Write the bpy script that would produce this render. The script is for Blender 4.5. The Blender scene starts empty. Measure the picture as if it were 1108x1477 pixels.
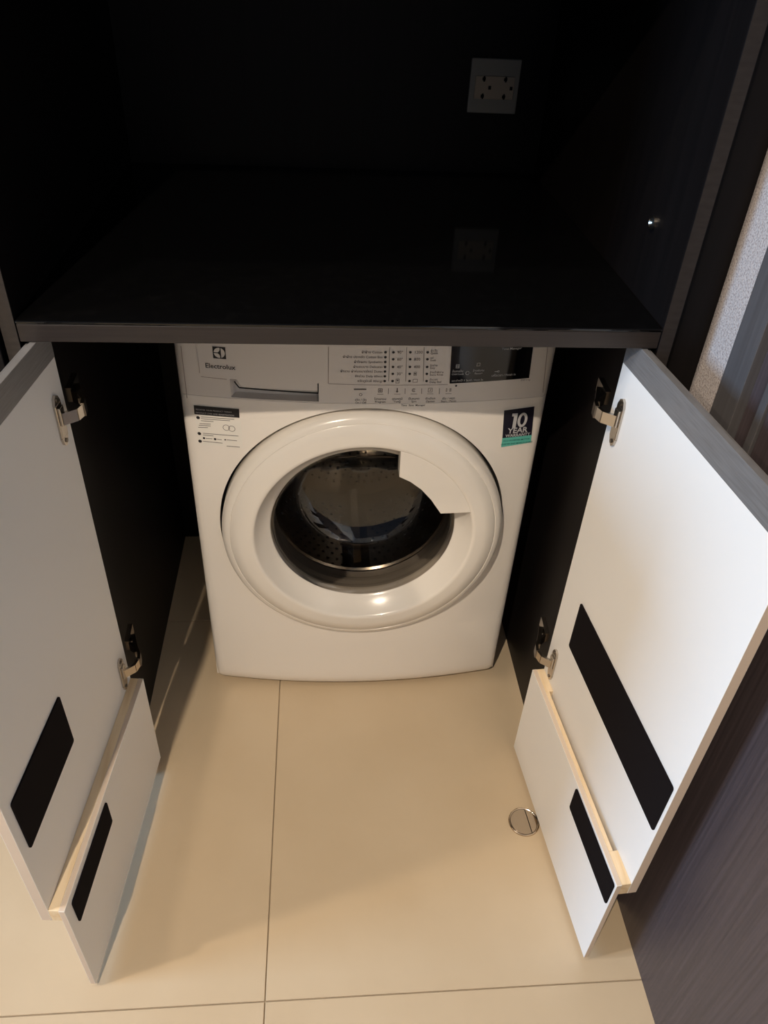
import bpy, bmesh, math, random
from mathutils import Vector, Matrix
random.seed(7)
S = bpy.context.scene
COL = S.collection

# ------------------------------------------------------------------ camera
F_PX = 1113.23
CAM = Vector((-0.0364, -0.8668, 1.3058))
YAW, PITCH, ROLL = 0.1038, 0.6581, 0.0569
_f0 = Vector((math.sin(YAW), math.cos(YAW), 0)); _r0 = Vector((math.cos(YAW), -math.sin(YAW), 0)); _u0 = Vector((0, 0, 1))
FWD = _f0*math.cos(PITCH) - _u0*math.sin(PITCH)
_u = _u0*math.cos(PITCH) + _f0*math.sin(PITCH)
RGT = _r0*math.cos(ROLL) + _u*math.sin(ROLL)
UP = _u*math.cos(ROLL) - _r0*math.sin(ROLL)
cd = bpy.data.cameras.new('camera'); cam = bpy.data.objects.new('camera', cd); COL.objects.link(cam)
cd.sensor_fit = 'VERTICAL'; cd.sensor_height = 36; cd.sensor_width = 27; cd.lens = 36*F_PX/1477
cd.clip_start = 0.02
m = Matrix((RGT, UP, -FWD)).transposed().to_4x4(); m.translation = CAM
cam.matrix_world = m
S.camera = cam

# ------------------------------------------------------------------ world, lights, exposure
S.view_settings.view_transform = 'Standard'; S.view_settings.look = 'None'
S.view_settings.gamma = 1; S.view_settings.use_curve_mapping = False
S.view_settings.exposure = 0.42
w = bpy.data.worlds.new('world'); S.world = w; w.use_nodes = True
bg = w.node_tree.nodes['Background']; bg.inputs[0].default_value = (0.62, 0.74, 1.0, 1); bg.inputs[1].default_value = 0.075

def light(name, kind, loc, power, color, target=None, **kw):
    d = bpy.data.lights.new(name, kind); d.energy = power; d.color = color
    for k, v in kw.items(): setattr(d, k, v)
    o = bpy.data.objects.new(name, d); COL.objects.link(o); o.location = loc
    if target is not None:
        o.rotation_euler = (Vector(target)-Vector(loc)).to_track_quat('-Z', 'Y').to_euler()
    return o
WARM = (1.0, 0.84, 0.66)
DOWNLIGHTS = [(-0.61, -0.39), (-0.60, -1.52), (-1.75, -0.75)]
light('downlight_beam', 'SPOT', (-0.61, -0.39, 2.478), 20, WARM, (-0.61, -0.39, 0), spot_size=2.4, spot_blend=0.6, shadow_soft_size=0.03)
light('downlight_beam', 'SPOT', (-0.60, -1.52, 2.478), 118, WARM, (-0.60, -1.52, 0), spot_size=2.4, spot_blend=0.6, shadow_soft_size=0.018)
light('downlight_beam', 'SPOT', (-1.75, -0.75, 2.478), 60, WARM, (-1.75, -0.75, 0), spot_size=2.4, spot_blend=0.6, shadow_soft_size=0.05)  # added lamp, brightens the right cabinet door near its hinges
light('window_daylight', 'AREA', (-4.3, -.85, 1.65), 104, (0.40, 0.66, 1.0), (0.2, -.4, .4), shape='RECTANGLE', size=1.0, size_y=1.2)

# ------------------------------------------------------------------ helpers
def ray_hit(px, py, axis, val):
    d = FWD + RGT*((px-554)/F_PX) + UP*((738.5-py)/F_PX)
    t = (val - CAM[axis])/d[axis]
    return CAM + d*t

def srgb(r, g, b):
    f = lambda c: (c/255/12.92 if c/255 <= .04045 else ((c/255+.055)/1.055)**2.4)
    return (f(r), f(g), f(b), 1)

def mat(name, col, rough=.5, metal=0, spec=.5, coat=0, noise=None, bump=None, **kw):
    m_ = bpy.data.materials.new(name); m_.use_nodes = True
    nt = m_.node_tree; b = nt.nodes['Principled BSDF']
    b.inputs['Base Color'].default_value = col
    b.inputs['Roughness'].default_value = rough; b.inputs['Metallic'].default_value = metal
    b.inputs['Specular IOR Level'].default_value = spec; b.inputs['Coat Weight'].default_value = coat
    for k, v in kw.items(): b.inputs[k].default_value = v
    if noise or bump:
        tc = nt.nodes.new('ShaderNodeTexCoord')
    if noise:     # (second colour, scale xyz, noise scale, low, high)
        c2, sc, ns, lo, hi = noise
        mp = nt.nodes.new('ShaderNodeMapping'); mp.inputs['Scale'].default_value = sc
        nz = nt.nodes.new('ShaderNodeTexNoise'); nz.inputs['Scale'].default_value = ns; nz.inputs['Detail'].default_value = 6
        cr = nt.nodes.new('ShaderNodeValToRGB')
        cr.color_ramp.elements[0].position = lo; cr.color_ramp.elements[1].position = hi
        cr.color_ramp.elements[0].color = col; cr.color_ramp.elements[1].color = c2
        nt.links.new(tc.outputs['Object'], mp.inputs[0]); nt.links.new(mp.outputs[0], nz.inputs['Vector'])
        nt.links.new(nz.outputs[0], cr.inputs[0]); nt.links.new(cr.outputs[0], b.inputs['Base Color'])
    if bump:      # (scale xyz, noise scale, strength, distance)
        sc, ns, st, di = bump
        mp = nt.nodes.new('ShaderNodeMapping'); mp.inputs['Scale'].default_value = sc
        nz = nt.nodes.new('ShaderNodeTexNoise'); nz.inputs['Scale'].default_value = ns; nz.inputs['Detail'].default_value = 4
        bp = nt.nodes.new('ShaderNodeBump'); bp.inputs['Strength'].default_value = st; bp.inputs['Distance'].default_value = di
        nt.links.new(tc.outputs['Object'], mp.inputs[0]); nt.links.new(mp.outputs[0], nz.inputs['Vector'])
        nt.links.new(nz.outputs[0], bp.inputs['Height']); nt.links.new(bp.outputs[0], b.inputs['Normal'])
    return m_

M = {}
M['tile'] = mat('porcelain_tile', srgb(206, 186, 157), .34, noise=(srgb(200, 179, 149), (1, 1, 1), 5, .35, .7))
M['grout'] = mat('grout', srgb(166, 150, 126), .9)
M['white_panel'] = mat('white_melamine', srgb(238, 236, 233), .42, spec=.35)
M['edge_band'] = mat('beige_edge_band', srgb(214, 196, 178), .6)
M['pine'] = mat('pale_pine', srgb(238, 216, 182), .6, noise=(srgb(222, 192, 148), (30, 2, 30), 3, .4, .65))
M['dark_wood'] = mat('dark_wood_laminate', srgb(52, 42, 42), .5, spec=.35, noise=(srgb(72, 60, 60), (60, 60, 1.2), 3, .35, .7))
M['door_wood'] = mat('dark_wood_door', srgb(66, 58, 60), .42, spec=.5, noise=(srgb(80, 70, 73), (70, 70, 1.2), 3, .35, .7), bump=((90, 90, 1.5), 4, .15, .001))
M['frame_grey'] = mat('grey_brown_frame', srgb(92, 90, 92), .4, spec=.5, noise=(srgb(82, 79, 80), (60, 60, 1.2), 3, .35, .7))
M['carcass'] = mat('black_laminate', srgb(13, 10, 10), .5, spec=.2, noise=(srgb(18, 14, 14), (40, 40, 1), 3, .35, .7))
M['frame_edge'] = mat('dark_brown_edge', srgb(50, 45, 43), .45, noise=(srgb(40, 35, 33), (8, 8, 30), 6, .35, .7))
M['frame_edge_h'] = mat('dark_brown_edge_horizontal', srgb(43, 36, 33), .45, noise=(srgb(34, 28, 26), (2, 40, 60), 4, .35, .7))
M['black_glass'] = mat('black_glass_top', srgb(9, 9, 10), .06, spec=.5, noise=(srgb(14, 14, 15), (1, 1, 1), 60, .5, .8))
M['grey_strip'] = mat('grey_laminate', srgb(138, 137, 138), .4, metal=.35, noise=(srgb(124, 122, 122), (3, 3, 60), 8, .35, .7))
M['felt'] = mat('black_felt', srgb(20, 16, 18), .95, spec=.1, bump=((1, 1, 1), 900, .5, .001))
M['steel'] = mat('nickel_steel', srgb(196, 188, 178), .24, metal=1)
M['steel_dark'] = mat('dark_nickel', srgb(120, 112, 104), .3, metal=1)
M['chrome'] = mat('brushed_chrome', srgb(206, 190, 170), .2, metal=1)
M['gap'] = mat('dark_gap', srgb(16, 14, 13), .8)
M['enamel'] = mat('white_enamel', srgb(240, 234, 226), .28, spec=.5, coat=.15)
M['fascia'] = mat('white_fascia_plastic', srgb(222, 216, 210), .35)
M['door_plastic'] = mat('white_door_plastic', srgb(236, 230, 221), .22, coat=.25)
M['recess'] = mat('grey_white_plastic', srgb(205, 200, 195), .45)
M['rubber'] = mat('grey_rubber', srgb(150, 145, 139), .4)
M['drum'] = mat('drum_steel', srgb(185, 177, 166), .22, metal=1)
def thin_glass():
    m_ = bpy.data.materials.new('door_glass'); m_.use_nodes = True; nt = m_.node_tree; nt.nodes.clear()
    o = nt.nodes.new('ShaderNodeOutputMaterial'); mx = nt.nodes.new('ShaderNodeMixShader'); fr = nt.nodes.new('ShaderNodeFresnel'); fr.inputs[0].default_value = 1.75
    tr = nt.nodes.new('ShaderNodeBsdfTransparent'); tr.inputs[0].default_value = (.62, .59, .55, 1); gl = nt.nodes.new('ShaderNodeBsdfGlossy'); gl.inputs['Roughness'].default_value = .01
    gl.inputs['Color'].default_value = (.9, .9, .9, 1)
    nt.links.new(fr.outputs[0], mx.inputs[0]); nt.links.new(tr.outputs[0], mx.inputs[1]); nt.links.new(gl.outputs[0], mx.inputs[2]); nt.links.new(mx.outputs[0], o.inputs[0])
    return m_
M['glass'] = thin_glass()
M['ink'] = mat('black_ink', srgb(24, 22, 24), .6)
M['grey_ink'] = mat('grey_ink', srgb(98, 90, 88), .6)
M['seam'] = mat('seam_line', srgb(150, 136, 130), .6)
M['display'] = mat('black_display', srgb(9, 9, 13), .08)
M['white_ink'] = mat('white_print', srgb(190, 190, 192), .6)
M['white_sticker'] = mat('white_sticker_film', srgb(238, 234, 226), .4)
M['navy'] = mat('navy_sticker', srgb(22, 20, 36), .3)
M['teal'] = mat('teal_sticker', srgb(98, 190, 176), .4)
M['teal_ink'] = mat('dark_teal_ink', srgb(16, 92, 88), .5)
M['dim_ink'] = mat('grey_print', srgb(92, 90, 92), .6)
M['outlet'] = mat('grey_outlet_plastic', srgb(150, 146, 138), .45)
M['outlet_insert'] = mat('ivory_outlet_plastic', srgb(190, 172, 150), .45)
M['wallpaper'] = mat('speckled_wallpaper', srgb(200, 192, 190), .9, noise=(srgb(160, 148, 145), (1, 1, 1), 420, .46, .62), bump=((1, 1, 1), 240, .6, .002))
M['plaster'] = mat('white_plaster', srgb(225, 221, 214), .85)
M['lamp_glow'] = mat('lamp_diffuser', (1, 1, 1, 1), .5, **{'Emission Color': (1, .82, .62, 1), 'Emission Strength': 6.0})

def link(o, parent=None):
    COL.objects.link(o)
    if parent is not None:
        o.parent = parent
        if parent.type == 'EMPTY':
            o.matrix_parent_inverse = Matrix.Translation(-parent.location)
    return o

def mesh_obj(name, verts, faces, mats, parent=None, smooth=False, fmat=None, label=None, sharp=None):
    me = bpy.data.meshes.new(name); me.from_pydata([tuple(v) for v in verts], [], faces); me.update()
    bm = bmesh.new(); bm.from_mesh(me); bmesh.ops.recalc_face_normals(bm, faces=bm.faces) if len(faces) > 1 else None
    bm.to_mesh(me); bm.free()
    if not isinstance(mats, (list, tuple)): mats = [mats]
    for x in mats: me.materials.append(M[x])
    if fmat:
        for i, k in enumerate(fmat): me.polygons[i].material_index = k
    if smooth:
        for p in me.polygons: p.use_smooth = True
        if sharp: me.set_sharp_from_angle(angle=math.radians(sharp))
    o = bpy.data.objects.new(name, me); link(o, parent)
    if label: o['label'] = label
    return o

def boxes(name, specs, mats, parent=None, bevel=0.0, fn=None, label=None, facemat=None):
    """specs: (a0,a1,b0,b1,c0,c1) boxes joined in one mesh; fn maps (a,b,c) to world. facemat(face normal in abc)->index"""
    bm = bmesh.new()
    for s in specs:
        a0, a1, b0, b1, c0, c1 = s
        vs = [bm.verts.new((a, b, c)) for c in (c0, c1) for b in (b0, b1) for a in (a0, a1)]
        for f in ((0, 2, 3, 1), (4, 5, 7, 6), (0, 1, 5, 4), (2, 6, 7, 3), (0, 4, 6, 2), (1, 3, 7, 5)):
            bm.faces.new([vs[i] for i in f])
    bmesh.ops.recalc_face_normals(bm, faces=bm.faces)
    if facemat:
        bm.normal_update()
        for f in bm.faces: f.material_index = facemat(f.normal)
    if bevel:
        bmesh.ops.bevel(bm, geom=bm.edges[:], offset=bevel, segments=2, affect='EDGES', profile=.5)
    if fn:
        for v in bm.verts: v.co = fn(*v.co)
        bmesh.ops.recalc_face_normals(bm, faces=bm.faces)
    me = bpy.data.meshes.new(name); bm.to_mesh(me); bm.free()
    if not isinstance(mats, (list, tuple)): mats = [mats]
    for x in mats: me.materials.append(M[x])
    o = bpy.data.objects.new(name, me); link(o, parent)
    if label: o['label'] = label
    return o

def thing(name, label, cat, loc=(0, 0, 0), group=None):
    o = bpy.data.objects.new(name, None); COL.objects.link(o); o.location = loc; o.empty_display_size = .05
    o['label'] = label; o['category'] = cat
    if group: o['group'] = group
    return o

def structure(o, label=None, cat=None):
    o['kind'] = 'structure'
    if label: o['label'] = label
    if cat: o['category'] = cat
    return o

def prism(name, poly, fn, d0, d1, mats, parent=None, label=None, bevel=0, smooth=False):
    """poly of (a,b); fn(a,b,d)->world; extruded from d0 to d1"""
    bm = bmesh.new(); n = len(poly)
    lo = [bm.verts.new((a, b, d0)) for a, b in poly]; hi = [bm.verts.new((a, b, d1)) for a, b in poly]
    bm.faces.new(lo); bm.faces.new(hi[::-1])
    for i in range(n): bm.faces.new((lo[i], lo[(i+1) % n], hi[(i+1) % n], hi[i]))
    bmesh.ops.recalc_face_normals(bm, faces=bm.faces)
    if bevel:
        bmesh.ops.bevel(bm, geom=[e for e in bm.edges if all(v in hi for v in e.verts)], offset=bevel, segments=2, affect='EDGES', profile=.5)
    for v in bm.verts: v.co = fn(*v.co)
    bmesh.ops.recalc_face_normals(bm, faces=bm.faces)
    me = bpy.data.meshes.new(name); bm.to_mesh(me); bm.free(); me.materials.append(M[mats])
    o = bpy.data.objects.new(name, me); link(o, parent)
    if label: o['label'] = label
    return o

def lathe(name, prof, cx, cz, mats, parent=None, n=96, label=None, closed=False, sharp=40):
    """prof: list of (r, y) turned about the y axis through (cx, cz)"""
    V, Fc = [], []
    k = len(prof)
    for i in range(n):
        a = 2*math.pi*i/n
        for r, y in prof: V.append((cx+r*math.cos(a), y, cz+r*math.sin(a)))
    for i in range(n):
        j = (i+1) % n
        for q in range(k if closed else k-1):
            p = (q+1) % k
            Fc.append((i*k+q, j*k+q, j*k+p, i*k+p))
    o = mesh_obj(name, V, Fc, mats, parent, True, label=label, sharp=sharp)
    if any(r < 1e-6 for r, y in prof):
        bm = bmesh.new(); bm.from_mesh(o.data); bmesh.ops.remove_doubles(bm, verts=bm.verts, dist=1e-6)
        bmesh.ops.recalc_face_normals(bm, faces=bm.faces); bm.to_mesh(o.data); bm.free()
    return o

# ------------------------------------------------------------------ floor of tiles, walls, ceiling
floor = structure(boxes('floor', [(-2.525, .675, -2.79, 1.21, -.06, -.004)], 'grout'),
                  'cream porcelain tiled floor with thin grey joints', 'floor')
tm = None
T = .8; G = .0009
for ix in range(-3, 1):
    for iy in range(-3, 2):
        x0, y0 = -.125+ix*T, -.39+iy*T
        if tm is None:
            bm = bmesh.new()
            vs = [bm.verts.new((a, b, c)) for c in (-.010, 0) for b in (G, T-G) for a in (G, T-G)]
            for f in ((0, 2, 3, 1), (4, 5, 7, 6), (0, 1, 5, 4), (2, 6, 7, 3), (0, 4, 6, 2), (1, 3, 7, 5)): bm.faces.new([vs[i] for i in f])
            bmesh.ops.bevel(bm, geom=[e for e in bm.edges if all(v.co.z > -.001 for v in e.verts)], offset=.0008, segments=1, affect='EDGES')
            bmesh.ops.recalc_face_normals(bm, faces=bm.faces)
            tm = bpy.data.meshes.new('tile'); bm.to_mesh(tm); bm.free(); tm.materials.append(M['tile'])
        t = bpy.data.objects.new('tile', tm); COL.objects.link(t); t.parent = floor; t.location = (x0, y0, 0)

XW = .462
structure(boxes('wall_right', [(XW, XW+.1, -.047, .80, .0005, 2.5)], 'wallpaper'),
          'narrow strip of speckled grey wallpaper beside the dark door frame', 'wall')
# the dark wood door in the right wall, with a stepped frame
dr = structure(boxes('door_1', [(XW, XW+.045, -1.02, -.150, .0005, 2.1)], 'door_wood'),
               'dark wood grained door flush in the right wall', 'door')
for sp_, mt_ in (((XW-.006, XW+.1, -.098, -.0475, .0005, 2.2), 'frame_grey'), ((XW+.006, XW+.1, -.1335, -.0985, .0005, 2.2), 'door_wood'), ((XW-.003, XW+.1, -.1475, -.134, .0005, 2.2), 'frame_grey')):
    boxes('door_frame', [sp_], mt_, dr, bevel=.001)
boxes('door_frame', [(XW-.006, XW+.1, -1.12, -1.022, .0005, 2.2)], 'door_wood', dr, bevel=.001)
structure(boxes('wall_right_rear', [(XW, XW+.1, -2.79, -1.121, .0005, 2.5)], 'plaster'), 'plain white wall beyond the dark door', 'wall')
structure(boxes('ceiling', [(-2.5, .6, -2.79, .81, 2.5, 2.56)], 'plaster'), 'white plaster ceiling with recessed downlights', 'ceiling')
structure(boxes('wall_back', [(-2.5, .6, .81, .87, .0005, 2.5)], 'plaster'), 'wall behind the built-in cabinets', 'wall')
for i, (lx, ly) in enumerate(DOWNLIGHTS):
    t = thing('downlight', ('recessed round downlight above the left cabinet door', 'recessed round downlight in front of the cabinet', 'added round downlight in front of the tall cupboard, brightens the right door')[i], 'ceiling light', (lx, ly, 2.5))
    def ringfn(rr, zz): return [(lx+rr*math.cos(2*math.pi*k/32), ly+rr*math.sin(2*math.pi*k/32), zz) for k in range(32)]
    V = ringfn(.055, 2.4995)+ringfn(.052, 2.494)+ringfn(.042, 2.493)+ringfn(.040, 2.4995)
    mesh_obj('trim', V, [(a*32+k, a*32+(k+1) % 32, (a+1)*32+(k+1) % 32, (a+1)*32+k) for a in range(3) for k in range(32)], 'plaster', t, True)
    mesh_obj('diffuser', ringfn(.040, 2.4985), [tuple(range(32))], 'lamp_glow', t)

# ------------------------------------------------------------------ cabinet
SX = .388; TH = .018; YB = .714
cab = thing('cabinet', 'tall dark built-in cabinet with two open white-backed doors around the washing machine', 'cabinet', (0, .35, 0))
def side(n): return 0 if abs(n.y) < .5 or n.y > 0 else 1
for sg in (-1, 1):
    boxes('side_panel', [(min(sg*SX, sg*(SX+TH)), max(sg*SX, sg*(SX+TH)), 0, YB+.02, .0005, 2.3)], ['carcass', 'frame_edge'], cab,
          bevel=.0006, facemat=lambda n: 1 if n.y < -.5 else 0)
boxes('back_panel', [(-SX+.0005, SX-.0005, YB, YB+.016, .0005, 2.28)], 'carcass', cab)
boxes('top_panel', [(-SX+.0005, SX-.0005, .002, YB-.001, 2.26, 2.28)], 'carcass', cab)
boxes('shelf', [(-SX+.001, SX-.001, .03, YB-.002, 1.372, 1.392)], ['carcass', 'frame_edge'], cab, facemat=lambda n: 1 if n.y < -.5 else 0)  # unseen shelf, set low to keep the niche back in shade
boxes('filler_panel', [(SX+TH+.0005, XW-.0005, .026, .044, .0005, 2.3)], 'carcass', cab, label='narrow black filler strip between cabinet and wall')
# shelf support bolt on the right side panel, small hole marks
def discX(name, y, z, r, x0, x1, mt, parent, n=20):
    V = [(xx, y+rr*math.cos(2*math.pi*k/n), z+rr*math.sin(2*math.pi*k/n)) for xx, rr in ((x0, r), (x1, r), (x1-.001, r*.72), (x1+.002, r*.35)) for k in range(n)]
    Fc = [(a*n+k, a*n+(k+1) % n, (a+1)*n+(k+1) % n, (a+1)*n+k) for a in range(3) for k in range(n)]+[tuple(range(3*n, 4*n))]
    return mesh_obj(name, V, Fc, mt, parent, True, sharp=35)
p = ray_hit(944, 321, 0, SX)
discX('cam_bolt', p.y, p.z, .0085, SX+.001, SX-.004, 'steel', cab)['label'] = 'round metal connector bolt on the inner side panel'

# worktop
wt = thing('worktop', 'glossy black worktop with dark brown front edge above the washing machine', 'worktop', (0, .35, .89))
boxes('slab', [(-SX+.0005, SX-.0005, .0185, YB-.0005, .8905, .911)], 'carcass', wt)
boxes('front_edge', [(-SX+.0005, SX-.0005, 0.0005, .018, .889, .9115)], 'frame_edge_h', wt, bevel=.0012)
boxes('glossy_top', [(-SX+.0005, SX-.0005, -.0005, YB-.0005, .9117, .9160)], 'black_glass', wt, bevel=.0013)

# open cabinet doors: frame (s along the door from the hinge end, n outwards from the inner face, z)
def door(sg, A, B, mainpad, lowpad, labels, notch=True):
    A = Vector((A[0], A[1], 0)); B = Vector((B[0], B[1], 0))
    d = (B-A).normalized(); L = .3965
    nn = Vector((-d.y, d.x, 0)) * (1 if sg > 0 else -1)
    if nn.x*sg < 0: nn = -nn
    fn = lambda s, n, z: A + d*s + nn*n + Vector((0, 0, z))
    TOP, STR, BOT = .888, .850, .212
    def fm(n): return 0 if n.y < -.5 else (2 if n.y > .5 else 1)
    dm = boxes('door', [(0, L, 0, .014, BOT, STR)], ['white_panel', 'edge_band', 'dark_wood'], cab, bevel=.0006, fn=fn, facemat=fm, label=labels[0])
    # grey finger-pull strip along the top, with a step in its top edge
    boxes('grip_strip', [(0, L, -.0004, .0075, STR+.0003, TOP), (0, L, .0076, .014, STR+.0003, TOP-.0035)], 'grey_strip', dm, bevel=.0006, fn=fn, label='grey laminate strip along the top edge')
    # lower panel that hangs below the door, in front of spacer blocks
    boxes('lower_panel', [(.001, L+.001, -.0225, -.0145, .011, .2405)], ['white_panel', 'edge_band', 'edge_band'], dm, bevel=.0005, fn=fn, facemat=fm, label='lower white panel standing off the door')
    if notch:
        boxes('spacer_block', [(.001, .052, -.0143, -.0002, .213, .240)], 'pine', dm, bevel=.0004, fn=fn, label='pale wooden spacer block')
        boxes('spacer_block', [(L-.05, L, -.0143, -.0002, .213, .240)], 'pine', dm, bevel=.0004, fn=fn, label='pale wooden spacer block')
        boxes('spacer_rail', [(.0522, L-.0502, -.0143, -.0075, .213, .240)], 'pine', dm, bevel=.0004, fn=fn, label='pale wooden rail')
    else:
        boxes('spacer_rail', [(.001, L, -.0143, -.0002, .213, .240)], 'pine', dm, bevel=.0004, fn=fn, label='wooden rail')
    if notch:
        V_ = [fn(L-.013+.0055*math.cos(k*math.pi/8), .007+.0055*math.sin(k*math.pi/8), z) for z in (.197, .2115) for k in range(16)]
        mesh_obj('door_stop', V_, [(k, (k+1) % 16, 16+(k+1) % 16, 16+k) for k in range(16)]+[tuple(range(16)), tuple(range(16, 32))], 'steel_dark', dm, label='small dark stop under the door corner')
    # black felt pads
    def pad(s0, s1, z0, z1, n0, lab):
        r = .004; poly = []
        for cx, cz, a0 in ((s1-r, z1-r, 0), (s0+r, z1-r, 90), (s0+r, z0+r, 180), (s1-r, z0+r, 270)):
            for k in range(5):
                a = math.radians(a0+k*22.5); poly.append((cx+r*math.cos(a), cz+r*math.sin(a)))
        prism('felt_pad', poly, lambda a, b, e: fn(a, e, b), n0, n0-.0022, 'felt', dm, lab, bevel=.0005)
    pad(*mainpad, -.0002, labels[1]); pad(*lowpad, -.0227, labels[2])
    # hinges: cup plate, swinging link, elbow and mounting arm on the side panel
    for zc in (.776, .285):
        bm = bmesh.new()
        h = boxes('hinge', [(.020, .0385, -.004, -.0002, zc-.024, zc+.024), (.024, .036, -.0075, -.004, zc-.006, zc+.020)], ['steel', 'steel_dark'], dm, bevel=.0008, fn=fn, label='nickel concealed hinge')
        me = h.data; b2 = bmesh.new(); b2.from_mesh(me)
        def addprism(poly, map_, e0, e1, mi=0):
            n = len(poly); lo = [b2.verts.new(map_(a, b, e0)) for a, b in poly]; hi = [b2.verts.new(map_(a, b, e1)) for a, b in poly]
            fs = [b2.faces.new(lo), b2.faces.new(hi[::-1])]+[b2.faces.new((lo[i], lo[(i+1) % n], hi[(i+1) % n], hi[i])) for i in range(n)]
            for f in fs: f.material_index = mi
        # pointed ends of the cup plate
        addprism([(.020, zc+.0241), (.0385, zc+.0241), (.0355, zc+.033), (.0305, zc+.036), (.0245, zc+.033)], lambda a, b, e: fn(a, e, b), -.0002, -.0036)
        addprism([(.020, zc-.0241), (.0385, zc-.0241), (.0355, zc-.034), (.0305, zc-.038), (.0245, zc-.034)], lambda a, b, e: fn(a, e, b), -.0002, -.0036)
        # cup screw dots
        for zz in (zc-.030, zc+.029):
            addprism([(.0295+.003*math.cos(k*math.pi/4), zz+.003*math.sin(k*math.pi/4)) for k in range(8)], lambda a, b, e: fn(a, e, b), -.0036, -.005, 1)
        # link from the cup towards the middle of the opening, then elbow back to the side panel
        def path(pts, t, z0, z1, mi=0):
            for (s0, n0), (s1, n1) in zip(pts[:-1], pts[1:]):
                v = Vector((s1-s0, n1-n0)); q = Vector((-v.y, v.x)).normalized()*t/2
                addprism([(s0+q.x, n0+q.y), (s1+q.x, n1+q.y), (s1-q.x, n1-q.y), (s0-q.x, n0-q.y)], lambda a, b, e: fn(a, b, e), z0, z1, mi)
        path([(.031, -.006), (.018, -.020), (.004, -.023)], .0045, zc-.006, zc+.011)
        path([(.006, -.024), (-.008, -.021), (-.022, -.011), (-.030, .001)], .005, zc-.007, zc+.012, 1)
        path([(-.012, -.016), (-.052, .002)], .007, zc-.004, zc+.009, 1)
        path([(-.030, .006), (-.072, .0115)], .008, zc-.008, zc+.013, 0)
        bmesh.ops.recalc_face_normals(b2, faces=b2.faces); b2.to_mesh(me); b2.free(); bm.free()
    return dm
door(1, (.3655, .040), (.398, -.355), (.064, .3915, .370, .468), (.238, .394, .181, .2355),
     ('open white-backed door on the side of the dark wood wall', 'long black felt strip', 'narrow black felt strip on the lower panel'))
door(-1, (-.3670, .041), (-.401, -.350), (.221, .3805, .368, .466), (.227, .3795, .172, .226),
     ('open white-backed door on the side away from the dark wood wall', 'short black felt strip', 'narrow black felt strip on the lower panel'), False)

# neighbouring tall cupboard on the left
nb = thing('tall_cupboard', 'dark tall cupboard standing against the cabinet side', 'cupboard', (-.80, .3, 0))
boxes('carcass', [(-1.2, -SX-TH-.001, .012, YB+.02, .0005, 2.3)], 'carcass', nb)
boxes('door', [(-1.198, -SX-TH-.004, -.006, .011, .08, 2.29)], 'carcass', nb, bevel=.001)

# ------------------------------------------------------------------ washing machine
XC, ZD = .04, .431
HW = .2975
def ys(x): return .2 + .0285*((x-XC)/HW)**2
def onfront(px, py, off=0.0):
    y = .21
    for _ in range(8):
        p_ = ray_hit(px, py, 1, y); y = ys(p_.x)-off
    return p_.x, p_.z
wm = thing('washing_machine', 'white front-loading washing machine with round glass door inside the dark cabinet', 'washing machine', (XC, .45, 0))
YE = ys(XC+HW)+.012
# shell: sides, top and back
boxes('body', [(XC-HW, XC-HW+.004, YE, .700, .014, .846), (XC+HW-.004, XC+HW, YE, .700, .014, .846),
               (XC-HW+.004, XC+HW-.004, YE, .700, .838, .850), (XC-HW+.004, XC+HW-.004, .694, .700, .014, .838),
               (XC-HW+.004, XC+HW-.004, YE, .694, .014, .020)], 'enamel', wm, label='white enamelled steel casing')
for fx in (-.25, .25):
    for fy in (.28, .66):
        V = [(XC+fx+.02*math.cos(k*math.pi/8), fy+.02*math.sin(k*math.pi/8), z) for z in (.0005, .0138) for k in range(16)]
        mesh_obj('foot', V, [(k, (k+1) % 16, 16+(k+1) % 16, 16+k) for k in range(16)]+[tuple(range(16)), tuple(range(16, 32))], 'rubber', wm)

ZF = .6935           # lower edge of the control fascia
RH = .2543           # round opening in the front panel
def edge_profile(x):  # bowed front with rounded vertical edges
    u = abs(x-XC)
    y = ys(x)
    c = .014
    if u > HW-c:
        t = (u-(HW-c))/c
        y += (YE-ys(XC+HW))*(1-math.sqrt(max(0, 1-t*t)))
    return y
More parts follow.
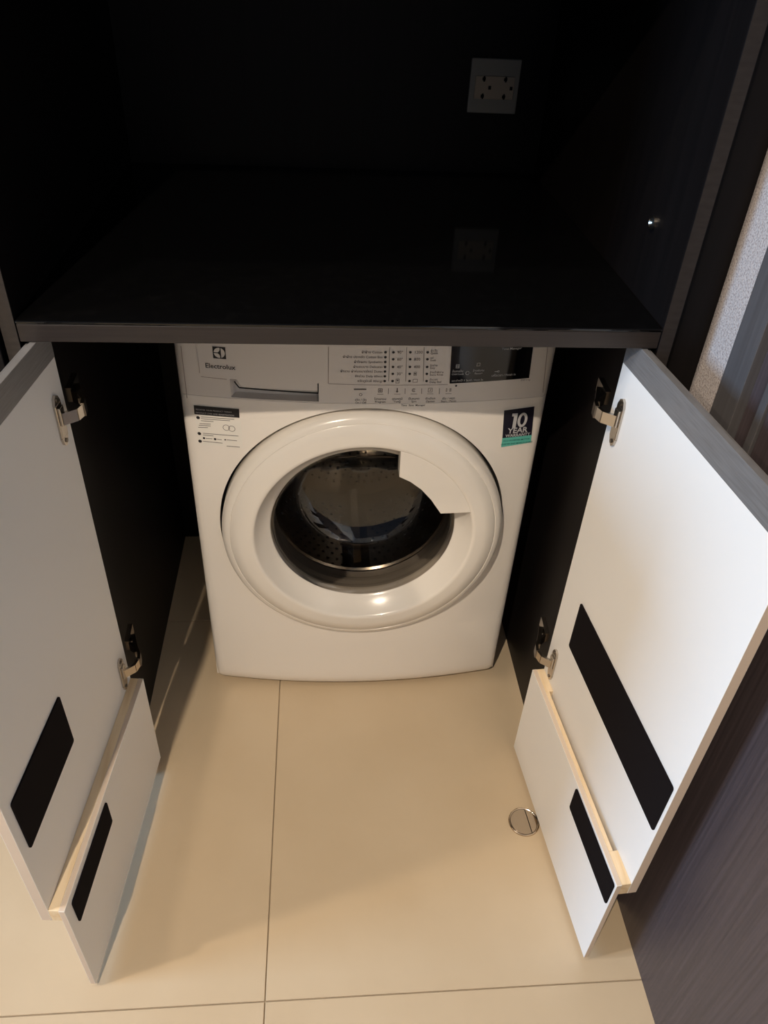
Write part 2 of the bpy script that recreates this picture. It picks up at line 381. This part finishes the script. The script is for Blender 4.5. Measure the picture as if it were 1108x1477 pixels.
# front panel with a round hole: rings between the circle and the rectangle outline
def front_panel():
    z0, z1 = .014, ZF-.0002
    angs = set(2*math.pi*i/160 for i in range(160))
    for zz in (z0, z1):
        for sx in (-1, 1):
            for dx in (0, .004, .008, .0115, .014):
                angs.add(math.atan2(zz-ZD, sx*(HW-dx)) % (2*math.pi))
    angs = sorted(angs); n = len(angs); V, Fc = [], []
    K = [0, .04, .15, .3, .45, .6, .75, .86, .93, .96, .98, 1]
    for a in angs:
        ca, sa = math.cos(a), math.sin(a)
        tx = HW/abs(ca) if abs(ca) > 1e-9 else 1e9
        tz = ((z1-ZD)/sa if sa > 0 else (z0-ZD)/sa) if abs(sa) > 1e-9 else 1e9
        R = min(tx, tz)
        for k in K:
            r = RH + (R-RH)*k
            x, z = XC+r*ca, ZD+r*sa
            y = edge_profile(x)
            if z < .04: y += .010*((.04-z)/.028)**2          # skirt tucks under
            V.append((x, y, z))
    k = len(K)
    for i in range(n):
        j = (i+1) % n
        for q in range(k-1): Fc.append((i*k+q, j*k+q, j*k+q+1, i*k+q+1))
    # turned-in lip round the hole and a fold along the top and bottom
    b = len(V)
    for i, a in enumerate(angs): V.append((XC+RH*math.cos(a), V[i*k][1]+.022, ZD+RH*math.sin(a)))
    for i in range(n): Fc.append((i*k, (i+1) % n*k, b+(i+1) % n, b+i))
    b = len(V)
    for i in range(n):
        v = V[i*k+k-1]; V.append((v[0], max(YE, v[1])+.006, v[2]))
    for i in range(n): Fc.append((i*k+k-1, (i+1) % n*k+k-1, b+(i+1) % n, b+i))
    return mesh_obj('front_panel', V, Fc, 'enamel', wm, True, label='white bowed front panel', sharp=50)
front_panel()
# dark well behind the door ring
lathe('door_well', [(.2553, .2385), (.246, .2385), (.19, .245), (.172, .262)], XC, ZD, 'gap', wm, label='dark gap around the door')

# control fascia, with the grip recess of the detergent drawer pushed in
rx0, rz_lo = onfront(334, 577); rx1, _ = onfront(460, 580); _, rz_lo = onfront(400, 577); _, rz_hi = onfront(400, 548)
def fascia():
    xs = [XC-HW, XC-HW+.0012, XC-HW+.004, XC-HW+.008, XC-HW+.014]+[XC-HW+.02+i*(2*HW-.04)/40 for i in range(41)]+[XC+HW-.014, XC+HW-.008, XC+HW-.004, XC+HW-.0012, XC+HW]
    xs = [x for x in xs if min(abs(x-rx0), abs(x-rx0-.012), abs(x-rx1)) > .004]+[rx0-.001, rx0, rx0+.012, rx1-.002, rx1]
    xs = sorted(xs)
    zs = sorted([ZF, ZF+.0015, ZF+.004, rz_lo-.0012, rz_lo, rz_lo+.010, rz_hi, rz_hi+.001, .77, .80, .835, .844, .848, .850])
    V, Fc, fm = [], [], []
    for z in zs:
        for x in xs:
            y = edge_profile(x)
            if z > .835: y += .012*((z-.835)/.015)**2
            if z < ZF+.0012: y += .0005
            if rz_lo-1e-6 < z < rz_hi+1e-6 and rx0-1e-6 < x < rx1+1e-6:
                edge = (abs(x-rx0) < 1e-6 or abs(x-rx1) < 1e-6 or abs(z-rz_lo) < 1e-6)
                y += 0 if edge else (.030 if z > rz_lo+.0105 else .016)
            V.append((x, y, z))
    n = len(xs)
    for i in range(len(zs)-1):
        for j in range(n-1):
            Fc.append((i*n+j, i*n+j+1, (i+1)*n+j+1, (i+1)*n+j))
    # bottom return
    b = len(V)
    for x in xs: V.append((x, YE+.004, ZF))
    for j in range(n-1): Fc.append((j, j+1, b+j+1, b+j))
    return mesh_obj('control_panel', V, Fc, 'fascia', wm, True, label='white control panel with printed programmes', sharp=35)
cp = fascia()

def decal(name, polys, mt, parent, off=.0006, label=None):
    """flat print: polygons in (x,z) laid on the bowed front"""
    V, Fc = [], []
    for P in polys:
        b = len(V); V += [(x, ys(x)-off, z) for x, z in P]; Fc.append(tuple(range(b, b+len(P))))
    o = mesh_obj(name, V, Fc, mt, parent, label=label)
    # faces look towards the viewer
    bm = bmesh.new(); bm.from_mesh(o.data)
    for f in bm.faces:
        f.normal_update()
        if f.normal.y > 0: f.normal_flip()
    bm.to_mesh(o.data); bm.free()
    return o

def grid_rect(x0, x1, z0, z1, n=6):
    return [[(x0+(x1-x0)*i/n, z0), (x0+(x1-x0)*(i+1)/n, z0), (x0+(x1-x0)*(i+1)/n, z1), (x0+(x1-x0)*i/n, z1)] for i in range(n)]

def line_px(a, b, wd=.0008):
    (x0, z0), (x1, z1) = onfront(*a), onfront(*b)
    out = []; n = max(1, int(abs(x1-x0)/.03)+1)
    v = Vector((x1-x0, z1-z0)); q = Vector((-v.y, v.x)).normalized()*wd/2
    for i in range(n):
        p0 = (x0+v.x*i/n, z0+v.y*i/n); p1 = (x0+v.x*(i+1)/n, z0+v.y*(i+1)/n)
        out.append([(p0[0]+q.x, p0[1]+q.y), (p0[0]-q.x, p0[1]-q.y), (p1[0]-q.x, p1[1]-q.y), (p1[0]+q.x, p1[1]+q.y)])
    return out

def disc(x, z, r, n=12): return [(x+r*math.cos(2*math.pi*k/n), z+r*math.sin(2*math.pi*k/n)) for k in range(n)]
def annulus(x, z, r0, r1, n=16, a0=0, a1=360):
    out = []
    for k in range(n):
        t0, t1 = (math.radians(a0+(a1-a0)*q/n) for q in (k, k+1))
        out.append([(x+r0*math.cos(t0), z+r0*math.sin(t0)), (x+r1*math.cos(t0), z+r1*math.sin(t0)), (x+r1*math.cos(t1), z+r1*math.sin(t1)), (x+r0*math.cos(t1), z+r0*math.sin(t1))])
    return out
def frame_rect(x, z, w_, h_, t):
    x0, x1, z0, z1 = x-w_/2, x+w_/2, z-h_/2, z+h_/2
    return [[(x0, z0), (x1, z0), (x1, z0+t), (x0, z0+t)], [(x0, z1-t), (x1, z1-t), (x1, z1), (x0, z1)],
            [(x0, z0), (x0+t, z0), (x0+t, z1), (x0, z1)], [(x1-t, z0), (x1, z0), (x1, z1), (x1-t, z1)]]

def text(name, items, mt, parent, off=.0007, bold=0.0, label=None):
    """items: (string, x, z, size, align) in metres on the bowed front, one mesh"""
    V, Fc = [], []
    for st, x, z, sz, al in items:
        cu = bpy.data.curves.new('t', 'FONT'); cu.body = st; cu.size = sz; cu.align_x = al; cu.resolution_u = 2; cu.offset = bold*sz
        o = bpy.data.objects.new('t', cu); COL.objects.link(o)
        me = bpy.data.meshes.new_from_object(o.evaluated_get(bpy.context.evaluated_depsgraph_get()))
        b = len(V)
        V += [(x+v.co.x, ys(x+v.co.x)-off, z+v.co.y) for v in me.vertices]
        Fc += [tuple(b+i for i in pl.vertices) for pl in me.polygons]
        bpy.data.objects.remove(o); bpy.data.curves.remove(cu); bpy.data.meshes.remove(me)
    return mesh_obj(name, V, Fc, mt, parent, label=label) if Fc else None

# detergent drawer front, proud of the fascia, with a tongue over the grip recess
def conform(name, outline_rows, mt, parent, off, back, label=None):
    """rows: list of (z, x0, x1) from bottom to top; a plate following the bow"""
    V, Fc = [], []; n = 14
    for layer in (off, back):
        for z, x0, x1 in outline_rows:
            for i in range(n+1):
                x = x0+(x1-x0)*i/n; V.append((x, ys(x)-layer, z))
    m_ = n+1; R = len(outline_rows)
    for L_ in (0, 1):
        for r in range(R-1):
            for i in range(n):
                b = L_*R*m_; Fc.append((b+r*m_+i, b+r*m_+i+1, b+(r+1)*m_+i+1, b+(r+1)*m_+i))
    for r in range(R-1):
        for i in (0, n): Fc.append((r*m_+i, (r+1)*m_+i, R*m_+(r+1)*m_+i, R*m_+r*m_+i))
    for r in (0, R-1):
        for i in range(n): Fc.append((r*m_+i, r*m_+i+1, R*m_+r*m_+i+1, R*m_+r*m_+i))
    return mesh_obj(name, V, Fc, mt, parent, label=label)
dx0, dz = onfront(289, 541); dx1, _ = onfront(473, 553); _, dzt = onfront(400, 561)
tx0, _ = onfront(346, 555); tx1, _ = onfront(458, 560)
_, dzb = onfront(400, 550)
drawer = conform('detergent_drawer', [(dzb, dx0+.006, dx1), (dzb+.0018, dx0+.002, dx1), (dzb+.006, dx0, dx1), (.77, dx0, dx1), (.832, dx0, dx1)], 'fascia', cp, .0016, -.004, 'white detergent drawer front')
conform('drawer_grip', [(dzt, tx0+.006, tx1), (dzt+.003, tx0+.001, tx1), (dzb-.0003, tx0-.004, tx1)], 'fascia', cp, .0010, -.012, 'white lip of the detergent drawer')
decal('grip_shade', line_px((338, 549.5), (345, 558.5), .0022)+line_px((345, 558.5), (459, 566.5), .0026)+line_px((459, 554), (459, 567), .0014), 'gap', cp, .0013, 'dark painted strip for the shade under the drawer lip')  # dark strips laid on the front as the shade under the lip
for a_, b_, w_ in (((261, 499), (270, 574), .0010), ((790, 500), (783, 566), .0010), ((474, 553.5), (646, 554.5), .0007),
                   ((285, 499), (288, 538), .0008), ((290, 543), (327, 547), .0010), ((474, 500), (473.4, 553), .0010)):
    decal('seam', line_px(a_, b_, w_), 'seam', cp, .0005)

# logo: dark square with a pale disc cut by a dark emblem, and the name under it
lx, lz = onfront(316.5, 508); q = .0098
logo = decal('logo', [[(lx-q, lz-q), (lx+q, lz-q), (lx+q, lz+q), (lx-q, lz+q)]], 'ink', cp, .0021, 'dark square emblem with a pale disc')
decal('logo_disc', [disc(lx, lz, q*.86, 32)], 'fascia', cp, .0024)
emb = [[(lx+q*.10, lz-q*.9), (lx+q*.26, lz-q*.9), (lx+q*.26, lz+q*.9), (lx+q*.10, lz+q*.9)],
       [(lx-q*.9, lz-q*.07), (lx-q*.3, lz-q*.07), (lx-q*.3, lz+q*.07), (lx-q*.9, lz+q*.07)],
       [(lx-q*.45, lz), (lx-q*.2, lz-q*.10), (lx+q*.02, lz-q*.32), (lx+q*.12, lz-q*.62), (lx+q*.12, lz+q*.62), (lx+q*.02, lz+q*.32), (lx-q*.2, lz+q*.10)]]
decal('logo_emblem', emb, 'ink', cp, .0027)
nx, nz = onfront(318, 531)
text('brand_name', [('Electrolux', nx, nz, .0112, 'CENTER')], 'ink', cp, .0021, .012, 'dark brand lettering')

# programme list, indicator dots and columns
rows = [508, 515, 522, 529, 535.7, 542.5, 549.4]
prog = ['ผ้าฝ้าย Cotton', 'ผ้าฝ้าย ประหยัด Cotton Eco', 'ผ้าใยผสม Synthetics', 'ผ้าบอบบาง Delicates', 'ผ้านวม ผ้าห่มขนาดใหญ่ Duvet', 'ซักด่วน Daily 60min', 'ขจัดภูมิแพ้ Allergy']
items, dots = [], []
for r, st in zip(rows, prog):
    x, z = onfront(552, r+1.6); items.append((st, x, z, .0054, 'RIGHT'))
    x, z = onfront(556.2-(r-508)*.03, r); dots.append(disc(x, z, .0021))
r5 = [508, 518, 529, 539, 549.4]
for (col, labs, lo) in ((567.6, ['90°', '60°', '40°', '30°', None], 5.4), (592, ['1200', '800', '400', None, None], 5.4)):
    for r, st in zip(r5, labs):
        x, z = onfront(col-(r-508)*.03, r); dots.append(disc(x, z, .0021))
        if st:
            x, z = onfront(col+lo-(r-508)*.03, r+2); items.append((st, x, z, .0066, 'LEFT'))
opt = [('ซักเร็ว', 'Quick'), ('แช่', 'Soak'), ('รีดง่าย', 'Easy'), ('ล้างน้ำพิเศษ', 'Extra Rinse'), ('ตั้งเวลา', 'Delay End')]
for r, (a, b) in zip(r5, opt):
    x, z = onfront(617-(r-508)*.04, r); dots.append(disc(x, z, .0021))
    x, z = onfront(621-(r-508)*.04, r-.6); items.append((a, x, z, .0046, 'LEFT'))
    x, z = onfront(621-(r-508)*.04, r+2.9); items.append((b, x, z, .0046, 'LEFT'))
text('programme_text', items, 'grey_ink', cp, .0005, .006, 'small grey programme names')
xs_, zs_ = onfront(658, 556.3)
decal('indicator_dots', dots+[disc(xs_, zs_, .0017)], 'ink', cp, .0006, 'rows of small black indicator dots')
lines = []
for a in (562.2, 586.8, 612): lines += line_px((a, 500.5), (a-1.4, 550), .0007)
ic = []
x, z = onfront(573.5, 549.4); ic += frame_rect(x, z, .006, .0075, .0007)+[disc(x, z+.001, .0014)]
x, z = onfront(599, 539); ic += frame_rect(x, z, .0045, .006, .0006)+[disc(x, z, .0014)]
x, z = onfront(599, 549); ic += frame_rect(x, z, .0075, .0055, .0006)
# touch buttons along the lower edge of the fascia
btn = [(520.3, 'เปิด / ปิด', 'On / Off'), (548.6, 'โปรแกรม', 'Program'), (573, 'อุณหภูมิ', 'Temp'), (597, 'ปั่นหมาด', 'Spin'), (620.7, 'ตัวเลือก', 'Option'), (647, 'เริ่ม / หยุด', 'Start / Pause')]
bt = []
for k, (bx, a, b) in enumerate(btn):
    dy = 1.0 if k == 0 else 0
    x, z = onfront(bx, 577+dy-k*.25); bt.append((a, x, z, .0052, 'CENTER'))
    x, z = onfront(bx, 581+dy-k*.25); bt.append((b, x, z, .0050, 'CENTER'))
    x, z = onfront(bx, 563.2-k*.2)
    if k == 0:
        lines += line_px((510.5, 561.3), (528.5, 561.3), .0022)
        xx, zz = onfront(bx, 569); ic += annulus(xx, zz, .0018, .0025)
        continue
    lines += line_px((bx-4.5, 568.6-k*.2), (bx+4.5, 568.6-k*.2), .0006)
    if k == 1: ic += frame_rect(x, z, .0068, .0068, .0009)+annulus(x, z, .0008, .0018)
    if k == 2: ic += [disc(x, z-.002, .0018)]+[[(x-.0008, z-.002), (x+.0008, z-.002), (x+.0008, z+.004), (x-.0008, z+.004)]]
    if k == 3: ic += annulus(x, z, .002, .003, a0=30, a1=330)+[disc(x, z, .0008)]
    if k == 4: ic += frame_rect(x, z, .0068, .0072, .0006)+[[(x-.001, z-.0018), (x, z-.0018), (x+.0016, z+.002), (x+.0008, z+.002)]]
    if k == 5: ic += [[(x-.004, z-.003), (x-.0032, z-.003), (x-.0032, z+.003), (x-.004, z+.003)], [(x-.0034, z+.003), (x+.0004, z), (x-.0034, z+.0022)], [(x-.0034, z-.003), (x-.0034, z-.0022), (x+.0004, z)]]
    if k == 5:
        for e in (.0018, .0036): ic += [[(x+e, z-.003), (x+e+.0009, z-.003), (x+e+.0009, z+.003), (x+e, z+.003)]]
for a in (560.4, 584.4, 608.4, 634): lines += line_px((a, 560), (a-.3, 568), .0007)
x, z = onfront(596, 585.6); bt.append(('Time  Save  Manager', x, z, .0046, 'CENTER'))
decal('column_lines', lines, 'grey_ink', cp, .0006, 'thin printed column lines')
decal('icons', ic, 'grey_ink', cp, .0006, 'small printed button symbols')
text('button_text', bt, 'ink', cp, .0005, .004, 'small printed button names')

# display window
q0, q1, q2, q3 = onfront(651.5, 503), onfront(768.5, 503), onfront(763, 544.6), onfront(648.5, 552.6)
zt = .83
def lerp(a, b, t): return (a[0]+(b[0]-a[0])*t, a[1]+(b[1]-a[1])*t)
up0 = (q0[0]+(q0[0]-q3[0])*((zt-q0[1])/(q0[1]-q3[1])), zt); up1 = (q1[0]+(q1[0]-q2[0])*((zt-q1[1])/(q1[1]-q2[1])), zt)
V = []
N = 10
for off in (.0016, -.002):
    for i in range(N+1):
        for P in (lerp(q3, q2, i/N), lerp(up0, up1, i/N)): V.append((P[0], ys(P[0])-off, P[1]))
Fc = []
for L_ in (0, 1):
    b = L_*2*(N+1)
    for i in range(N): Fc.append((b+2*i, b+2*i+2, b+2*i+3, b+2*i+1))
h = 2*(N+1)
for i in range(N): Fc += [(2*i, 2*i+2, h+2*i+2, h+2*i), (2*i+1, 2*i+3, h+2*i+3, h+2*i+1)]
Fc += [(0, 1, h+1, h), (2*N, 2*N+1, h+2*N+1, h+2*N)]
mesh_obj('display', V, Fc, 'display', cp, label='glossy black display window')
di = []
for px_, py_, st, sz in ((660, 536, 'ล็อคแป้น', .0050), (660, 540, 'Child Lock', .0044), (690, 535, 'ล้างพิเศษ', .0050), (690, 539, 'Rinse+', .0048), (674, 549, 'แตะค้างไว้ 3 วินาที / Hold 3s', .0046), (726, 541.5, 'เสร็จเวลา / Finish in', .0052), (738, 503.5, 'Time Manager', .0056)):
    x, z = onfront(px_, py_); di.append((st, x, z, sz, 'CENTER'))
text('display_text', di, 'white_ink', cp, .0019, .002, 'white print on the display')
x, z = onfront(660, 527.5); dic = frame_rect(x, z, .0055, .0065, .0008)+frame_rect(x, z, .0035, .002, .0006)
x, z = onfront(674.3, 537.3); dic += annulus(x, z, .0026, .0034, a0=40, a1=320)+[[(x+.001, z-.0003), (x+.005, z-.0003), (x+.005, z+.0003), (x+.001, z+.0003)]]
x, z = onfront(690, 525); dic += frame_rect(x, z, .0055, .0055, .0006)
x, z = onfront(716, 535); dic += annulus(x+.003, z, .0010, .0018)+[[(x-.003, z-.0005), (x+.002, z-.0005), (x+.002, z+.0005), (x-.003, z+.0005)]]
decal('display_icons', dic, 'white_ink', cp, .0019)
x, z = onfront(758, 548.8)
text('model_text', [('EWF 8 kg', x, z, .0040, 'CENTER')], 'grey_ink', cp, .0005)

# stickers on the front panel
def quad_decal(name, pts, mt, parent, off, label=None, n=6):
    a, b, c_, d_ = [onfront(*p) for p in pts]
    out = []
    for i in range(n):
        out.append([lerp(a, b, i/n), lerp(a, b, (i+1)/n), lerp(d_, c_, (i+1)/n), lerp(d_, c_, i/n)])
    return decal(name, out, mt, parent, off, label)
st = quad_decal('instruction_sticker', [(278.5, 583), (346, 589), (350.5, 646), (287.5, 641)], 'white_sticker', wm, .0004, 'white instruction sticker with a black header')
quad_decal('header', [(279.5, 584), (345, 589.6), (345.6, 602.4), (280.6, 597)], 'ink', st, .0008, 'black header band')
hx, hz = onfront(282.5, 590.6); hx2, hz2 = onfront(282.5, 594.8)
text('header_text', [('REGISTER YOUR PRODUCT TODAY', hx, hz-.0002, .0036, 'LEFT'), ('PRODUCT CARE AND REGISTRATION', hx2, hz2-.0006, .0036, 'LEFT')], 'white_ink', st, .0012)
tl = []; bl = []
for a in (((290, 601), (338, 604.4)), ((290, 603.5), (332, 606.6)), ((290, 606.4), (308, 607.8)), ((288, 610.5), (304, 611.4)), ((287, 613), (304, 614)), ((286, 616), (300, 616.4)),
          ((293, 624.5), (344, 628.6)), ((293, 627), (308, 628.4)), ((297, 632), (306.5, 632.6)), ((313, 633), (320, 634)), ((327, 634), (342, 635.4)), ((293, 636), (321, 638.8)), ((327, 643), (346, 644.6))):
    tl += line_px(a[0], a[1], .0010)
for px_, py_, r in ((285.8, 602, .0030), (287.6, 625, .0030), (288.8, 636, .0030), (294.4, 631.6, .0020), (310.4, 633, .0022), (325, 634, .0014)):
    x, z = onfront(px_, py_); bl.append(disc(x, z, r))
for px_, py_, r in ((326.5, 616.5, .0056), (334.5, 618, .0056)):
    x, z = onfront(px_, py_); tl += annulus(x, z, r-.0008, r)
decal('fine_print', tl, 'grey_ink', st, .0008); decal('bullets', bl, 'ink', st, .0008)
ws = quad_decal('warranty_sticker', [(726.2, 590), (771, 584.4), (765.5, 638.4), (722.2, 645.4)], 'white_sticker', wm, .0006, 'navy and teal warranty sticker')
quad_decal('navy_field', [(727.2, 591.6), (771, 585.8), (766.8, 627), (724.6, 631.6)], 'navy', ws, .0010, 'navy blue field')
quad_decal('teal_band', [(724.5, 631.6), (766.8, 627), (765.7, 637.6), (722.8, 644.6)], 'teal', ws, .0010, 'teal band')
x, z = onfront(744, 615.5); x2, z2 = onfront(746, 623.5); x3, z3 = onfront(746.5, 628.6); x4, z4 = onfront(745, 635); x5, z5 = onfront(745, 639.6)
def warranty_digits():
    zb, zt_ = z-.0010, z+.0270
    one = [[(x-.0065, zb), (x-.0005, zb), (x-.0005, zt_), (x-.0065, zt_)], [(x-.0100, zt_-.0055), (x-.0065, zt_-.0055), (x-.0065, zt_), (x-.0100, zt_)]]
    cx_, cz_, ox_, oz_ = x+.0095, (zb+zt_)/2, .0085, (zt_-zb)/2; zero = []
    for k in range(24):
        t0, t1 = 2*math.pi*k/24, 2*math.pi*(k+1)/24
        zero.append([(cx_+ox_*math.cos(t0), cz_+oz_*math.sin(t0)), (cx_+ox_*math.cos(t1), cz_+oz_*math.sin(t1)), (cx_+ox_*.45*math.cos(t1), cz_+oz_*.66*math.sin(t1)), (cx_+ox_*.45*math.cos(t0), cz_+oz_*.66*math.sin(t0))])
    decal('digit', one, 'white_ink', ws, .0014, 'bold white one'); decal('digit', zero, 'white_ink', ws, .0014, 'bold white zero')
warranty_digits()
text('warranty_text', [('YEAR', x2, z2, .0145, 'CENTER'), ('WARRANTY', x3, z3, .0078, 'CENTER')], 'white_ink', ws, .0014, .022, 'white warranty lettering')
text('band_text', [('ECO INVERTER MOTOR', x4, z4, .0044, 'CENTER'), ('QUIETER AND MORE DURABLE', x5, z5, .0040, 'CENTER')], 'teal_ink', ws, .0014, .01)

# round door: ring, glass bowl, grip
ring = lathe('door', [(.244, .236), (.2490, .228), (.2495, .205), (.2485, .196), (.2455, .190), (.2405, .1862), (.2350, .1846), (.2343, .1854), (.2336, .1843),
                      (.215, .1810), (.200, .1792), (.1955, .1792), (.1928, .1808), (.1915, .1835), (.180, .198), (.1700, .2105), (.1665, .2130), (.1650, .2160), (.1650, .232)],
             XC, ZD, 'door_plastic', wm, 128, 'round white door ring', sharp=60)
# clear bowl with wall thickness
outer = [(.1652, .214), (.162, .2155), (.157, .222), (.150, .245), (.143, .285), (.134, .318), (.118, .334), (.09, .341), (.045, .345), (0, .346)]
gb = lathe('glass_bowl', outer, XC, ZD, 'glass', ring, 96, 'dark clear glass bowl', sharp=60)
for v in gb.data.vertices:      # the bowl has a sloping flat face on its upper side
    t = max(0, (v.co.y-.222)/.118); top = ZD+.150-.105*t
    if v.co.z > top: v.co.z = top+(v.co.z-top)*.12
gb.data.update()
_b = bmesh.new(); _b.from_mesh(gb.data); _b.normal_update()
for f in _b.faces:              # face the room
    if f.normal.dot(Vector((XC, .1, ZD))-f.calc_center_median()) < 0: f.normal_flip()
_b.to_mesh(gb.data); _b.free()
# grip: a thick plate over the upper part of the opening, cut square at both ends
def Z3(x, y): return ray_hit(300+x/2.518, 580+y/2.518, 1, .1805)
inn = [Z3(*p_) for p_ in ((695, 272), (735, 290), (775, 318), (810, 355), (845, 405))]
a_s = Z3(695, 190); a_e = Z3(940, 405)
th0 = math.atan2(a_e.z-ZD, a_e.x-XC); th1 = math.atan2(a_s.z-ZD, a_s.x-XC)
out_arc = [(XC+.194*math.cos(th0+(th1-th0)*k/14), ZD+.194*math.sin(th0+(th1-th0)*k/14)) for k in range(15)]
prism('grip', [(p_.x, p_.z) for p_ in inn]+out_arc, lambda a, b, e: Vector((a, e, b)), .2065, .1800, 'door_plastic', ring, 'white pull grip over the upper part of the door glass', bevel=.0012)

# seal and drum
lathe('door_seal', [(.172, .232), (.170, .246), (.163, .250), (.1615, .256), (.166, .262), (.163, .268), (.160, .272), (.168, .278), (.240, .280)], XC, ZD, 'rubber', wm, 96, 'grey rubber door seal')
drum = lathe('drum', [(.1605, .284), (.164, .280), (.168, .285), (.172, .294), (.230, .304), (.238, .315), (.238, .60), (.228, .62), (.12, .612), (.05, .600), (0, .598)], XC, ZD, 'drum', wm, 96, 'perforated steel drum')
V, Fc = [], []
for a in range(0, 360, 5):
    if a % 120 in (25, 30, 35): continue
    for j in range(16):
        t = math.radians(a+(j % 2)*2.5); y = .326+j*.0172; r = .2372
        b = len(V); c0 = Vector((XC+r*math.cos(t), y, ZD+r*math.sin(t))); e1 = Vector((-math.sin(t), 0, math.cos(t)))
        for k in range(6):
            p_ = c0+e1*.0032*math.cos(k*math.pi/3)+Vector((0, .0032*math.sin(k*math.pi/3), 0)); V.append(p_)
        Fc.append(tuple(range(b, b+6)))
for rr in (.06, .08, .10, .13, .15, .17, .19):
    n = int(rr*2*math.pi/.018)
    for k in range(n):
        t = 2*math.pi*k/n; yy = (.5975+(rr-.05)*.17 if rr < .12 else .611+(rr-.12)*.07)-.0015
        b = len(V)
        for s_ in range(6): V.append((XC+rr*math.cos(t)+.003*math.cos(s_*math.pi/3), yy, ZD+rr*math.sin(t)+.003*math.sin(s_*math.pi/3)))
        Fc.append(tuple(range(b, b+6)))
pf = mesh_obj('perforations', V, Fc, 'gap', drum); pf['kind'] = 'stuff'; pf['label'] = 'small drain holes all over the drum'
for k in range(3):
    t = math.radians(30+120*k); er = Vector((math.cos(t), 0, math.sin(t))); et = Vector((-math.sin(t), 0, math.cos(t))); o0 = Vector((XC, 0, ZD))
    poly = [(-.030, .237), (-.018, .205), (-.008, .192), (.008, .192), (.018, .205), (.030, .237)]
    prism('lifter', poly, lambda a, b, e: o0+et*a+er*b+Vector((0, e, 0)), .335, .595, 'drum', drum)

# ------------------------------------------------------------------ socket outlet on the back panel
oc = [ray_hit(px_, py_, 1, YB) for px_, py_ in ((680, 82), (752, 85), (672, 161), (742, 163))]
ox = (oc[0].x+oc[1].x+oc[2].x+oc[3].x)/4; oz = (oc[0].z+oc[1].z+oc[2].z+oc[3].z)/4; ow = (oc[1].x-oc[0].x)/2; oh = (oc[0].z-oc[2].z)/2
ot = thing('power_outlet', 'grey square twin socket outlet on the black back panel above the worktop', 'outlet', (ox, YB, oz))
boxes('faceplate', [(ox-ow, ox+ow, YB-.010, YB-.0002, oz-oh, oz+oh)], 'outlet', ot, bevel=.002)
ix0, ix1, iz0, iz1 = ox-ow*.78, ox+ow*.80, oz-oh*.46, oz+oh*.38
boxes('socket_insert', [(ix0, ix1, YB-.0125, YB-.0098, iz0, iz1)], 'outlet_insert', ot, bevel=.001)
for dx in (-.45, .42):
    cx, cz = ox+ow*dx, (iz0+iz1)/2
    for ax, az, w_, h_ in ((0, .014, .006, .005), (0, -.014, .006, .005), (.0005, .014, .003, .009), (.0005, -.014, .003, .009), (.012, 0, .0052, .0060)):
        boxes('socket_hole', [(cx+ax-w_/2, cx+ax+w_/2, YB-.0128, YB-.0123, cz+az-h_/2, cz+az+h_/2)], 'gap', ot)

# ------------------------------------------------------------------ floor drain
dc = Vector((.332, -.118, 0)); R = .0285
fd = thing('floor_drain', 'round chrome floor drain cover set in the tiles by the open door', 'drain', dc)
def ringZ(r, z, n=48): return [(dc.x+r*math.cos(2*math.pi*k/n), dc.y+r*math.sin(2*math.pi*k/n), z) for k in range(n)]
def revZ(name, prof, mt, parent, cap=False, label=None):
    n = 48; V = [v for r, z in prof for v in ringZ(r, z)]
    Fc = [(a*n+k, a*n+(k+1) % n, (a+1)*n+(k+1) % n, (a+1)*n+k) for a in range(len(prof)-1) for k in range(n)]
    if cap: Fc.append(tuple(range((len(prof)-1)*n, len(prof)*n)))
    return mesh_obj(name, V, Fc, mt, parent, True, label=label, sharp=30)
revZ('rim', [(R, .0002), (R-.0006, .0020), (R-.0022, .0026), (R-.0034, .0018), (R-.0036, .0004)], 'chrome', fd)
revZ('bowl', [(R-.0036, .0004), (R-.005, .0003), (.001, .0003)], 'gap', fd, True)
_a, _b2 = ray_hit(757, 1168, 2, .0019), ray_hit(768, 1202, 2, .0019)
dv = (_a-_b2).normalized(); pv = Vector((-dv.y, dv.x, 0))
r_ = R-.0040; cut = (_a-dc).dot(pv)
for lo, hi, nm in ((cut+.0006, r_, 'flap'), (-r_, cut-.0006, 'flap')):
    t0, t1 = math.acos(max(-1, min(1, hi/r_))), math.acos(max(-1, min(1, lo/r_)))
    if nm and hi > 0: pts = [(-t1+(2*t1)*k/40) for k in range(41)]
    else: pts = [(t0+(2*math.pi-2*t0)*k/40) for k in range(41)]
    poly = [(r_*math.cos(a), r_*math.sin(a)) for a in pts]
    prism('flap', poly, lambda a, b, e: dc+pv*a+dv*b+Vector((0, 0, e)), .0006, .0019, 'chrome', fd, bevel=.0003)

for o in bpy.data.objects:      # fine print far too small to pick apart
    if o.name.split('.')[0] in ('programme_text', 'indicator_dots', 'icons', 'column_lines', 'button_text', 'display_text', 'display_icons', 'fine_print', 'bullets', 'header_text', 'band_text'):
        o['kind'] = 'stuff'
